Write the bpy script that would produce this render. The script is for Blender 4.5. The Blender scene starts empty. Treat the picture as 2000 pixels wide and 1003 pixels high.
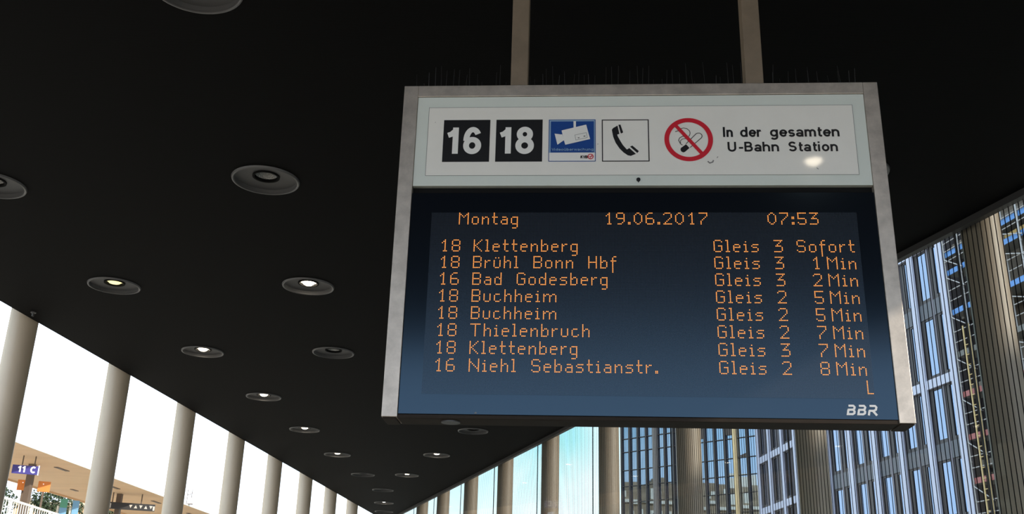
import bpy, bmesh, math, random
from mathutils import Vector, Matrix
random.seed(7)
R = math.radians
SC = bpy.context.scene
COL = SC.collection
EYE = 1.65                                   # eye height above the ground; heights marked rel are measured from it

# ------------------------------------------------------------------ camera
PITCH, ROLL, FPX = 0.358672, 0.0272472, 1983.755
cam = bpy.data.cameras.new('camera')
cam.sensor_fit = 'HORIZONTAL'; cam.sensor_width = 36.0
cam.lens = FPX / 2000.0 * 36.0
cam.clip_end = 2000
co = bpy.data.objects.new('camera', cam); COL.objects.link(co)
fw = Vector((0, math.cos(PITCH), math.sin(PITCH))); up0 = Vector((0, -math.sin(PITCH), math.cos(PITCH))); rt0 = Vector((1, 0, 0))
rt = math.cos(ROLL) * rt0 + math.sin(ROLL) * up0
up = -math.sin(ROLL) * rt0 + math.cos(ROLL) * up0
m = Matrix((rt, up, -fw)).transposed().to_4x4(); m.translation = Vector((0, 0, EYE))
co.matrix_world = m
SC.camera = co

# ------------------------------------------------------------------ sky, sun, exposure
SC.view_settings.view_transform = 'Standard'; SC.view_settings.look = 'None'
SC.view_settings.exposure = 0.3; SC.view_settings.gamma = 1.0; SC.view_settings.use_curve_mapping = False
w = bpy.data.worlds.new('sky'); SC.world = w; w.use_nodes = True
nt = w.node_tree; nt.nodes.clear()
N = nt.nodes.new; Lk = nt.links.new
tc = N('ShaderNodeTexCoord'); sep = N('ShaderNodeSeparateXYZ'); Lk(tc.outputs['Generated'], sep.inputs[0])
ramp = N('ShaderNodeValToRGB'); Lk(sep.outputs['Z'], ramp.inputs[0])
els = ramp.color_ramp.elements
els[0].position = 0.0; els[0].color = (1.55, 1.62, 1.62, 1)
els[1].position = 1.0; els[1].color = (0.50, 0.75, 1.10, 1)
e = els.new(0.115); e.color = (1.15, 1.42, 1.46, 1)
e = els.new(0.18); e.color = (0.56, 1.10, 1.22, 1)
e = els.new(0.32); e.color = (0.42, 1.0, 1.25, 1)
# the side towards the open tracks is hazier and brighter
mr = N('ShaderNodeMapRange'); mr.interpolation_type = 'SMOOTHSTEP'
mr.inputs['From Min'].default_value = 0.02; mr.inputs['From Max'].default_value = -0.35
mr.inputs['To Min'].default_value = 0.0; mr.inputs['To Max'].default_value = 1.0
Lk(sep.outputs['X'], mr.inputs['Value'])
mrf = N('ShaderNodeMapRange'); mrf.interpolation_type = 'SMOOTHSTEP'; mrf.inputs['From Min'].default_value = -0.05; mrf.inputs['From Max'].default_value = 0.5; Lk(sep.outputs['Y'], mrf.inputs['Value'])
hz = N('ShaderNodeMath'); hz.operation = 'MULTIPLY'; Lk(mr.outputs[0], hz.inputs[0]); Lk(mrf.outputs[0], hz.inputs[1])
mx = N('ShaderNodeMix'); mx.data_type = 'RGBA'; Lk(hz.outputs[0], mx.inputs['Factor']); Lk(ramp.outputs[0], mx.inputs[6]); mx.inputs[7].default_value = (1.7, 1.95, 2.3, 1)
# behind the viewer the sky is a clearer blue
mr2 = N('ShaderNodeMapRange'); mr2.interpolation_type = 'SMOOTHSTEP'
mr2.inputs['From Min'].default_value = 0.1; mr2.inputs['From Max'].default_value = -0.6
mr2.inputs['To Min'].default_value = 0.0; mr2.inputs['To Max'].default_value = 1.0
Lk(sep.outputs['Y'], mr2.inputs['Value'])
mx2 = N('ShaderNodeMix'); mx2.data_type = 'RGBA'; Lk(mr2.outputs[0], mx2.inputs['Factor']); Lk(mx.outputs[2], mx2.inputs[6]); mx2.inputs[7].default_value = (1.45, 1.70, 2.05, 1)
# thin streaks of cloud
cn = N('ShaderNodeTexNoise'); cn.inputs['Scale'].default_value = 5.0; cn.inputs['Detail'].default_value = 3.0; cn.inputs['Distortion'].default_value = 2.0
mp = N('ShaderNodeMapping'); mp.inputs['Scale'].default_value = (2.2, 2.2, 0.8); Lk(tc.outputs['Generated'], mp.inputs[0]); Lk(mp.outputs[0], cn.inputs['Vector'])
cr = N('ShaderNodeMapRange'); cr.inputs['From Min'].default_value = 0.5; cr.inputs['From Max'].default_value = 0.72; cr.inputs['To Max'].default_value = 0.55; Lk(cn.outputs[0], cr.inputs['Value'])
mx3 = N('ShaderNodeMix'); mx3.data_type = 'RGBA'; Lk(cr.outputs[0], mx3.inputs['Factor']); Lk(mx2.outputs[2], mx3.inputs[6]); mx3.inputs[7].default_value = (1.6, 1.75, 1.8, 1)
bg = N('ShaderNodeBackground'); bg.inputs['Strength'].default_value = 1.0; Lk(mx3.outputs[2], bg.inputs[0])
wo = N('ShaderNodeOutputWorld'); Lk(bg.outputs[0], wo.inputs[0])

sun = bpy.data.lights.new('sun', 'SUN'); sun.energy = 3.2; sun.angle = R(0.5); sun.color = (1.0, 0.90, 0.74)
so = bpy.data.objects.new('sun', sun); COL.objects.link(so)
so.rotation_euler = Vector((0.785, -0.490, 0.375)).to_track_quat('Z', 'Y').to_euler()
so.location = (60, -40, 40)

# ------------------------------------------------------------------ materials
def mat(name, color, rough=0.6, metal=0.0, var=0.0, scale=8.0, ior=1.5, emit=None, estr=0.0, bump=0.0, stretch=(1, 1, 1)):
    mt = bpy.data.materials.new(name); mt.use_nodes = True
    t = mt.node_tree; b = t.nodes['Principled BSDF']
    b.inputs['Base Color'].default_value = (*color, 1); b.inputs['Roughness'].default_value = rough
    b.inputs['Metallic'].default_value = metal; b.inputs['IOR'].default_value = ior
    if emit: b.inputs['Emission Color'].default_value = (*emit, 1); b.inputs['Emission Strength'].default_value = estr
    if var or bump:
        c = t.nodes.new('ShaderNodeTexCoord'); mpn = t.nodes.new('ShaderNodeMapping'); mpn.inputs['Scale'].default_value = stretch
        n = t.nodes.new('ShaderNodeTexNoise'); n.inputs['Scale'].default_value = scale; n.inputs['Detail'].default_value = 6.0; n.inputs['Roughness'].default_value = 0.65
        t.links.new(c.outputs['Object'], mpn.inputs[0]); t.links.new(mpn.outputs[0], n.inputs['Vector'])
        if var:
            r = t.nodes.new('ShaderNodeMapRange'); r.inputs['From Min'].default_value = 0.25; r.inputs['From Max'].default_value = 0.75
            r.inputs['To Min'].default_value = 1 - var; r.inputs['To Max'].default_value = 1 + var
            t.links.new(n.outputs[0], r.inputs['Value'])
            h = t.nodes.new('ShaderNodeMix'); h.data_type = 'RGBA'; h.blend_type = 'MULTIPLY'; h.inputs['Factor'].default_value = 1.0
            h.inputs[6].default_value = (*color, 1); t.links.new(r.outputs[0], h.inputs[7]); t.links.new(h.outputs[2], b.inputs['Base Color'])
        if bump:
            bp = t.nodes.new('ShaderNodeBump'); bp.inputs['Strength'].default_value = bump; bp.inputs['Distance'].default_value = 0.02
            t.links.new(n.outputs[0], bp.inputs['Height']); t.links.new(bp.outputs[0], b.inputs['Normal'])
    return mt

def stripes(mt, axis, pitch, duty, dark, lo_axis2=None):
    """multiply a regular line pattern (object space) into the base colour"""
    t = mt.node_tree; b = t.nodes['Principled BSDF']
    c = t.nodes.new('ShaderNodeTexCoord'); s = t.nodes.new('ShaderNodeSeparateXYZ'); t.links.new(c.outputs['Object'], s.inputs[0])
    def line(ax, p, d):
        mu = t.nodes.new('ShaderNodeMath'); mu.operation = 'MULTIPLY'; mu.inputs[1].default_value = 1 / p; t.links.new(s.outputs[ax], mu.inputs[0])
        fr = t.nodes.new('ShaderNodeMath'); fr.operation = 'FRACT'; t.links.new(mu.outputs[0], fr.inputs[0])
        lt = t.nodes.new('ShaderNodeMath'); lt.operation = 'LESS_THAN'; lt.inputs[1].default_value = d; t.links.new(fr.outputs[0], lt.inputs[0])
        return lt
    l = line(axis, pitch, duty)
    if lo_axis2:
        l2 = line(lo_axis2, pitch, duty); mxm = t.nodes.new('ShaderNodeMath'); mxm.operation = 'MAXIMUM'
        t.links.new(l.outputs[0], mxm.inputs[0]); t.links.new(l2.outputs[0], mxm.inputs[1]); l = mxm
    h = t.nodes.new('ShaderNodeMix'); h.data_type = 'RGBA'; t.links.new(l.outputs[0], h.inputs['Factor'])
    src = b.inputs['Base Color']
    if src.is_linked:
        t.links.new(src.links[0].from_socket, h.inputs[6])
    else:
        h.inputs[6].default_value = src.default_value[:]
    h.inputs[7].default_value = (*dark, 1); t.links.new(h.outputs[2], src)
    return mt

M = {}
M['ceiling'] = stripes(mat('black corrugated ceiling', (0.0022, 0.0021, 0.0026), 0.75, var=0.12, scale=3, ior=1.18), 'Y', 0.03, 0.3, (0.0014, 0.0014, 0.0016))  # flat surface: groove shade of the corrugation put into the colour as darker stripes
M['roof'] = mat('dark roof slab', (0.05, 0.05, 0.05), 0.8)
M['rail'] = mat('black edge rail', (0.03, 0.03, 0.032), 0.5)
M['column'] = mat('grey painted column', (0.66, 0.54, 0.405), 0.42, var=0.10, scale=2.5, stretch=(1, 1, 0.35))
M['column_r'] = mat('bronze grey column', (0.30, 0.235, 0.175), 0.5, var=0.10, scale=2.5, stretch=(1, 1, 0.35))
M['ring'] = mat('lamp ring grey', (0.11, 0.11, 0.115), 0.35, metal=0.2)
M['cone'] = mat('lamp baffle', (0.075, 0.075, 0.08), 0.5)
M['black'] = mat('matt black', (0.006, 0.006, 0.006), 0.8, ior=1.25)
M['reflector'] = mat('faceted lamp reflector', (0.5, 0.5, 0.5), 0.25, metal=1.0, bump=0.6, scale=60)
M['lamp_off'] = mat('unlit lamp glass', (0.12, 0.12, 0.12), 0.15)
M['lamp_white'] = mat('lit lamp warm white', (1, 1, 1), 0.4, emit=(1.0, 0.86, 0.66), estr=14.0)
M['lamp_yellow'] = mat('lit lamp yellow', (1, 1, 1), 0.4, emit=(0.85, 0.75, 0.33), estr=0.95)
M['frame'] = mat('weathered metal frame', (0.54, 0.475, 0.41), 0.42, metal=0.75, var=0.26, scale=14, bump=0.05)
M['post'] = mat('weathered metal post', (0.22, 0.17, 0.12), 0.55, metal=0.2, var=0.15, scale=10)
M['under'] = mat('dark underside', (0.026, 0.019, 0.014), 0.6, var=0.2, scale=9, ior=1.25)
M['border'] = mat('pale green grey border glass', (0.66, 0.70, 0.655), 0.12, var=0.03, scale=5)
M['white'] = mat('white sign face', (0.80, 0.78, 0.73), 0.045, var=0.03, scale=6)
M['smudge'] = mat('grey dirt', (0.20, 0.195, 0.185), 0.6)
M['ink'] = mat('black print', (0.012, 0.012, 0.013), 0.3)
M['paper'] = mat('white print', (0.80, 0.79, 0.76), 0.3)
M['skyblue'] = mat('pale blue print', (0.30, 0.45, 0.60), 0.3)
M['blue'] = mat('blue print', (0.012, 0.06, 0.26), 0.3)
M['red'] = mat('red print', (0.60, 0.018, 0.035), 0.3)
M['outline'] = mat('grey outline', (0.20, 0.21, 0.20), 0.4)
M['screen'] = mat('black screen glass', (0.0045, 0.005, 0.007), 0.16, ior=1.62)
M['matrix'] = stripes(mat('dot matrix field', (0.020, 0.020, 0.023), 0.24, ior=1.62), 'X', 0.00591, 0.3, (0.008, 0.008, 0.009), 'Z')
M['led'] = mat('lit amber dots', (0.2, 0.05, 0.01), 0.4, emit=(1.0, 0.32, 0.06), estr=1.3)
M['logo'] = mat('silver lettering', (0.55, 0.56, 0.58), 0.4)
M['spike'] = mat('steel wire', (0.05, 0.05, 0.05), 0.4, metal=0.3)
M['ground'] = mat('pale paving', (0.46, 0.36, 0.26), 0.85, var=0.12, scale=0.6)
M['tan'] = mat('tan soffit boards', (0.78, 0.52, 0.30), 0.7, var=0.08, scale=1.2, stretch=(1, 0.25, 1))
M['concrete'] = mat('pale concrete', (0.62, 0.58, 0.52), 0.8, var=0.08, scale=1.0)
M['cream'] = mat('cream render', (0.74, 0.62, 0.44), 0.8, var=0.06, scale=0.7)
M['steel_brown'] = mat('brown steel', (0.16, 0.115, 0.085), 0.6)
M['sign_blue'] = mat('station sign blue', (0.055, 0.045, 0.30), 0.4)
M['sign_white'] = mat('white sign letters', (0.92, 0.92, 0.92), 0.4, emit=(1, 1, 1), estr=0.6)
M['orange'] = mat('orange poster', (0.95, 0.30, 0.06), 0.5, var=0.1, scale=3)
M['leaf'] = mat('dark leaves', (0.05, 0.075, 0.03), 0.7, var=0.4, scale=3)
M['bark'] = mat('bark', (0.09, 0.07, 0.05), 0.8)
M['green'] = mat('pale green panel', (0.12, 0.42, 0.30), 0.5)
M['lightblue'] = mat('pale blue panel', (0.22, 0.48, 0.75), 0.5)
M['white_paint'] = mat('white paint', (0.85, 0.82, 0.74), 0.6)
M['dark_board'] = mat('dark display', (0.03, 0.028, 0.028), 0.5)
M['fin'] = mat('pale lavender aluminium', (0.50, 0.515, 0.63), 0.4, var=0.04, scale=1.5)
M['winframe'] = mat('dark bronze window frame', (0.05, 0.043, 0.043), 0.55)
M['mullion'] = mat('grey lilac mullion', (0.135, 0.125, 0.145), 0.5, metal=0.2)
M['spandrel'] = mat('slate grey spandrel', (0.085, 0.092, 0.105), 0.5, var=0.06, scale=2)
M['glass_a'] = mat('blue reflecting glazing', (0.20, 0.265, 0.36), 0.03, metal=1.0)
M['glass_c'] = mat('dim reflecting glazing', (0.055, 0.06, 0.07), 0.15, metal=1.0)
M['glass_b'] = mat('mirror glazing', (0.29, 0.35, 0.46), 0.015, metal=1.0)
M['b_frame'] = mat('dark brown mullion', (0.055, 0.045, 0.04), 0.5)
M['b_pil'] = mat('grey brown pilaster', (0.19, 0.165, 0.145), 0.55, var=0.08, scale=2)
M['brass'] = mat('brass pilaster', (0.55, 0.40, 0.22), 0.33, metal=1.0, var=0.1, scale=2)
M['b_panel'] = mat('brown infill panel', (0.075, 0.055, 0.045), 0.6)
M['shell'] = mat('raw brown shell', (0.11, 0.085, 0.062), 0.85, var=0.25, scale=0.8)
M['slab'] = mat('raw concrete edge', (0.15, 0.125, 0.10), 0.85, var=0.2, scale=1.5)
M['galv'] = mat('galvanised tube', (0.42, 0.40, 0.38), 0.45, metal=0.3)
M['plank_blue'] = mat('blue toe board', (0.10, 0.26, 0.58), 0.6, var=0.2, scale=2)
M['plank_red'] = mat('red toe board', (0.36, 0.11, 0.10), 0.6, var=0.15, scale=2)
M['plank_grey'] = mat('grey toe board', (0.16, 0.155, 0.14), 0.7)
M['ochre'] = mat('ochre insulation', (0.62, 0.40, 0.14), 0.8, var=0.25, scale=2)
M['gold'] = mat('yellow painted steel', (0.58, 0.42, 0.18), 0.45)
M['stone'] = mat('brown stone', (0.36, 0.27, 0.17), 0.85, var=0.5, scale=0.5)
M['stone_pale'] = mat('pale stone dressings', (0.92, 0.84, 0.66), 0.8, var=0.1, scale=1)

def glass_material(lined):
    mt = bpy.data.materials.new('lined glazing' if lined else 'clear glazing'); mt.use_nodes = True
    t = mt.node_tree; t.nodes.clear(); n = t.nodes.new; l = t.links.new
    c = n('ShaderNodeTexCoord'); s = n('ShaderNodeSeparateXYZ'); l(c.outputs['Object'], s.inputs[0])
    mu = n('ShaderNodeMath'); mu.operation = 'MULTIPLY'; mu.inputs[1].default_value = 1 / 0.052; l(s.outputs['X'], mu.inputs[0])
    fr = n('ShaderNodeMath'); fr.operation = 'FRACT'; l(mu.outputs[0], fr.inputs[0])
    lt = n('ShaderNodeMath'); lt.operation = 'LESS_THAN'; lt.inputs[1].default_value = 0.20; l(fr.outputs[0], lt.inputs[0])
    tr = n('ShaderNodeBsdfTransparent'); tr.inputs[0].default_value = (0.905, 0.935, 0.94, 1)
    gl = n('ShaderNodeBsdfGlossy'); gl.inputs['Roughness'].default_value = 0.02
    fz0 = n('ShaderNodeLayerWeight'); pw5 = n('ShaderNodeMath'); pw5.operation = 'POWER'; pw5.inputs[1].default_value = 5.0; l(fz0.outputs['Facing'], pw5.inputs[0]); fz = n('ShaderNodeMath'); fz.operation = 'MULTIPLY_ADD'; fz.inputs[1].default_value = 0.30; fz.inputs[2].default_value = 0.012; l(pw5.outputs[0], fz.inputs[0])
    m1 = n('ShaderNodeMixShader'); l(fz.outputs[0], m1.inputs[0]); l(tr.outputs[0], m1.inputs[1]); l(gl.outputs[0], m1.inputs[2])
    df = n('ShaderNodeBsdfDiffuse'); df.inputs[0].default_value = (0.012, 0.012, 0.014, 1)
    m2 = n('ShaderNodeMixShader'); l(lt.outputs[0], m2.inputs[0]); l(m1.outputs[0], m2.inputs[1]); l(df.outputs[0], m2.inputs[2])
    o = n('ShaderNodeOutputMaterial'); l((m2 if lined else m1).outputs[0], o.inputs[0])
    return mt
M['glass'] = glass_material(True); M['glass_clear'] = glass_material(False)

for k in ('screen', 'matrix'): M[k].node_tree.nodes['Principled BSDF'].inputs['Specular Tint'].default_value = (0.42, 0.70, 1.0, 1)
# ------------------------------------------------------------------ geometry helpers
class MB:
    def __init__(self): self.bm = bmesh.new()
    def box(self, x0, x1, y0, y1, z0, z1, bev=0.0):
        r = bmesh.ops.create_cube(self.bm, size=1.0)
        for v in r['verts']:
            v.co = Vector(((x0 + x1) / 2 + v.co.x * (x1 - x0), (y0 + y1) / 2 + v.co.y * (y1 - y0), (z0 + z1) / 2 + v.co.z * (z1 - z0)))
        if bev:
            ed = set(e for v in r['verts'] for e in v.link_edges)
            bmesh.ops.bevel(self.bm, geom=list(ed), offset=bev, segments=2, profile=0.5, affect='EDGES')
        return self
    def cyl(self, p0, p1, r, n=16, r2=None, caps=True):
        p0, p1 = Vector(p0), Vector(p1); d = p1 - p0
        q = d.to_track_quat('Z', 'Y').to_matrix().to_4x4(); q.translation = (p0 + p1) / 2
        bmesh.ops.create_cone(self.bm, cap_ends=caps, segments=n, radius1=r, radius2=r if r2 is None else r2, depth=d.length, matrix=q)
        return self
    def lathe(self, prof, n=48, c=(0, 0, 0)):
        rings = []
        for (r, z) in prof:
            if r < 1e-6: rings.append([self.bm.verts.new((c[0], c[1], c[2] + z))])
            else: rings.append([self.bm.verts.new((c[0] + r * math.cos(2 * math.pi * i / n), c[1] + r * math.sin(2 * math.pi * i / n), c[2] + z)) for i in range(n)])
        for a, b in zip(rings, rings[1:]):
            for i in range(n):
                j = (i + 1) % n
                f = [a[i % len(a)], a[j % len(a)], b[j % len(b)], b[i % len(b)]]
                f = list(dict.fromkeys(f))
                if len(f) > 2: self.bm.faces.new(f)
        return self
    def prism(self, pts, z0, z1):
        lo = [self.bm.verts.new((x, y, z0)) for x, y in pts]; hi = [self.bm.verts.new((x, y, z1)) for x, y in pts]
        self.bm.faces.new(lo[::-1]); self.bm.faces.new(hi)
        for i in range(len(pts)):
            j = (i + 1) % len(pts); self.bm.faces.new((lo[i], lo[j], hi[j], hi[i]))
        return self
    def poly(self, pts, y):                                   # flat print in the x-z plane
        vs = [self.bm.verts.new((u, y, v)) for u, v in pts]
        f = self.bm.faces.new(vs); f.normal_update()
        if f.normal.y > 0: f.normal_flip()
        bmesh.ops.triangulate(self.bm, faces=[f])
        return self
    def rect(self, u0, u1, v0, v1, y): return self.poly([(u0, v0), (u1, v0), (u1, v1), (u0, v1)], y)
    def outline(self, u0, u1, v0, v1, wd, y):
        self.rect(u0, u1, v1 - wd, v1, y); self.rect(u0, u1, v0, v0 + wd, y)
        self.rect(u0, u0 + wd, v0 + wd, v1 - wd, y); self.rect(u1 - wd, u1, v0 + wd, v1 - wd, y); return self
    def ribbon(self, pts, wd, y, closed=False):
        P = [Vector(p) for p in pts]
        Q = [P[0]]
        for p in P[1:]:
            if (p - Q[-1]).length > 1e-7: Q.append(p)
        P = Q
        if closed and (P[0] - P[-1]).length < 1e-6: P = P[:-1]
        n = len(P); L = []; Rr = []
        for i in range(n):
            a = P[i - 1] if (closed or i > 0) else None; b = P[(i + 1) % n] if (closed or i < n - 1) else None
            d1 = (P[i] - a).normalized() if a is not None else None; d2 = (b - P[i]).normalized() if b is not None else None
            if d1 is None: d1 = d2
            if d2 is None: d2 = d1
            n1 = Vector((-d1.y, d1.x)); n2 = Vector((-d2.y, d2.x)); nn = n1 + n2
            nn = n1 if nn.length < 1e-4 else nn.normalized()
            k = wd / 2 / max(0.5, nn.dot(n1))
            L.append(P[i] + nn * k); Rr.append(P[i] - nn * k)
        lv = [self.bm.verts.new((p.x, y, p.y)) for p in L]; rv = [self.bm.verts.new((p.x, y, p.y)) for p in Rr]
        for i in range(n if closed else n - 1):
            j = (i + 1) % n
            f = self.bm.faces.new((lv[i], rv[i], rv[j], lv[j])); f.normal_update()
            if f.normal.y > 0: f.normal_flip()
        return self

def obj(name, mb, material, parent=None, smooth=False, loc=None):
    me = bpy.data.meshes.new(name)
    bm = mb.bm
    bm.to_mesh(me); bm.free()
    for x in (material if isinstance(material, (list, tuple)) else [material]): me.materials.append(x)
    if smooth:
        for p in me.polygons: p.use_smooth = True
        try: me.set_sharp_from_angle(angle=R(35))
        except Exception: pass
    o = bpy.data.objects.new(name, me); COL.objects.link(o)
    if parent: o.parent = parent
    if loc: o.location = loc
    return o
def tag(o, label, cat, group=None, kind='thing'):
    o['label'] = label; o['category'] = cat; o['kind'] = kind
    if group: o['group'] = group
    return o
def thing(name, label, cat, loc=(0, 0, 0), rotz=0.0, group=None):
    o = bpy.data.objects.new(name, None); COL.objects.link(o)
    o.empty_display_size = 0.2; o.location = loc; o.rotation_euler = (0, 0, rotz)
    return tag(o, label, cat, group)
def struct(name, mb, material, label=None, parent=None, smooth=False):
    o = obj(name, mb, material, parent, smooth); o['kind'] = 'structure'
    if label: o['label'] = label; 
    return o
def dup(root, loc=None, label=None):
    r = root.copy(); COL.objects.link(r)
    if loc: r.location = loc
    if label: r['label'] = label
    for ch in list(root.children):
        c = ch.copy(); COL.objects.link(c); c.parent = r
        for g in list(ch.children):
            d = g.copy(); COL.objects.link(d); d.parent = c
    return r
def arc(cx, cy, rx, ry, a0, a1, n=None):
    n = n or max(6, int(abs(a1 - a0) / 12))
    return [(cx + rx * math.cos(R(a0 + (a1 - a0) * i / n)), cy + ry * math.sin(R(a0 + (a1 - a0) * i / n))) for i in range(n + 1)]

# ------------------------------------------------------------------ lettering drawn as pen strokes (cap height 1)
A = arc
GL = {
 'I': (0.34, [[(0, 0), (0, 1)]]), 'i': (0.30, [[(0, 0), (0, .72)], [(0, .85), (0, 1)]]),
 'n': (0.74, [[(0, 0), (0, .72)], A(.24, .40, .24, .235, 180, 0) + [(.48, 0)]]),
 'h': (0.74, [[(0, 0), (0, 1)], A(.24, .40, .24, .235, 180, 0) + [(.48, 0)]]),
 'm': (1.0, [[(0, 0), (0, .72)], A(.20, .42, .20, .215, 180, 0) + [(.40, 0)], [(.40, .42)] + A(.60, .42, .20, .215, 180, 0) + [(.80, 0)]]),
 'r': (0.48, [[(0, 0), (0, .72)], A(.24, .38, .24, .245, 180, 80) + [(.30, .63)]]),
 'd': (0.76, [A(.25, .36, .25, .275, 0, 360), [(.50, 0), (.50, 1)]]),
 'b': (0.74, [A(.25, .36, .25, .275, 0, 360), [(0, 0), (0, 1)]]),
 'e': (0.70, [[(.02, .37), (.50, .37)] + A(.25, .36, .25, .275, 2, 322)]),
 'g': (0.76, [A(.25, .37, .25, .265, 0, 360), [(.50, .72), (.50, 0)] + A(.25, -.02, .25, .19, 0, -155)]),
 's': (0.64, [A(.22, .49, .19, .145, 20, 262) + A(.22, .215, .20, .135, 82, -160)]),
 'a': (0.70, [[(.46, .0)] + A(.24, .46, .22, .175, 0, 165), A(.22, .215, .22, .135, 0, 360)]),
 't': (0.50, [[(.14, .93), (.14, .2)] + A(.26, .2, .12, .115, 180, 280) + [(.36, .09)], [(0, .635), (.36, .635)]]),
 'U': (0.88, [[(0, 1), (0, .35)] + A(.29, .35, .29, .265, 180, 360) + [(.58, 1)]]),
 '-': (0.52, [[(-.02, .38), (.36, .38)]]),
 'B': (0.82, [[(0, 0), (0, 1)], [(0, .915), (.3, .915)] + A(.3, .715, .2, .2, 90, -90) + [(0, .515)], [(.3, .515)] + A(.32, .30, .24, .215, 90, -90) + [(0, .085)]]),
 'S': (0.82, [A(.29, .715, .26, .20, 22, 262) + A(.29, .30, .28, .215, 82, -160)]),
 'o': (0.74, [A(.25, .36, .25, .275, 0, 360)]), 'C': (0.9, [A(.34, .5, .33, .415, 48, 312)]),
 'V': (0.74, [[(0, 1), (.29, .04), (.58, 1)]]), 'w': (0.98, [[(0, .72), (.2, .05), (.39, .68), (.58, .05), (.78, .72)]]),
 'u': (0.74, [[(0, .72), (0, .3)] + A(.24, .3, .24, .215, 180, 360), [(.48, .72), (.48, 0)]]),
 'c': (0.66, [A(.25, .36, .25, .275, 52, 308)]), 'K': (0.80, [[(0, 0), (0, 1)], [(.52, 1), (.02, .42)], [(.2, .62), (.56, 0)]]),
 '1': (0.58, [[(.26, 0), (.26, 1)], [(-.04, .70), (.10, .745), (.26, .88)]]),
 '6': (0.80, [A(.30, .31, .24, .225, 0, 360), A(.315, .50, .255, .415, 36, 182, 24)]),
 '8': (0.80, [A(.29, .73, .205, .185, 0, 360), A(.29, .30, .25, .22, 0, 360)]),
 'D': (0.86, [[(0, 0), (0, 1)], [(0, .915), (.25, .915)] + A(.25, .5, .3, .415, 90, -90) + [(0, .085)]]),
}
GL['ü'] = (0.74, GL['u'][1] + [[(.10, .85), (.10, 1)], [(.38, .85), (.38, 1)]])
def text_width(s, space=0.42):
    x = 0
    for ch in s: x += space if ch == ' ' else GL[ch][0] + .045
    return x - (0.22)
def write(mb, s, u, v, h, y, pen=0.17, total=None, slant=0.0, space=0.42):
    k = h if total is None else total / text_width(s, space)
    x = 0
    for ch in s:
        if ch == ' ': x += space; continue
        adv, st = GL[ch]
        for q, line in enumerate(st):
            closed = len(line) > 8 and (Vector(line[0]) - Vector(line[-1])).length < 1e-4
            mb.ribbon([(u + (x + px) * k + slant * py * h, v + py * h) for px, py in line], pen * h, y - 0.00018 * q, closed)
        x += adv + .045
    return mb

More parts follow.
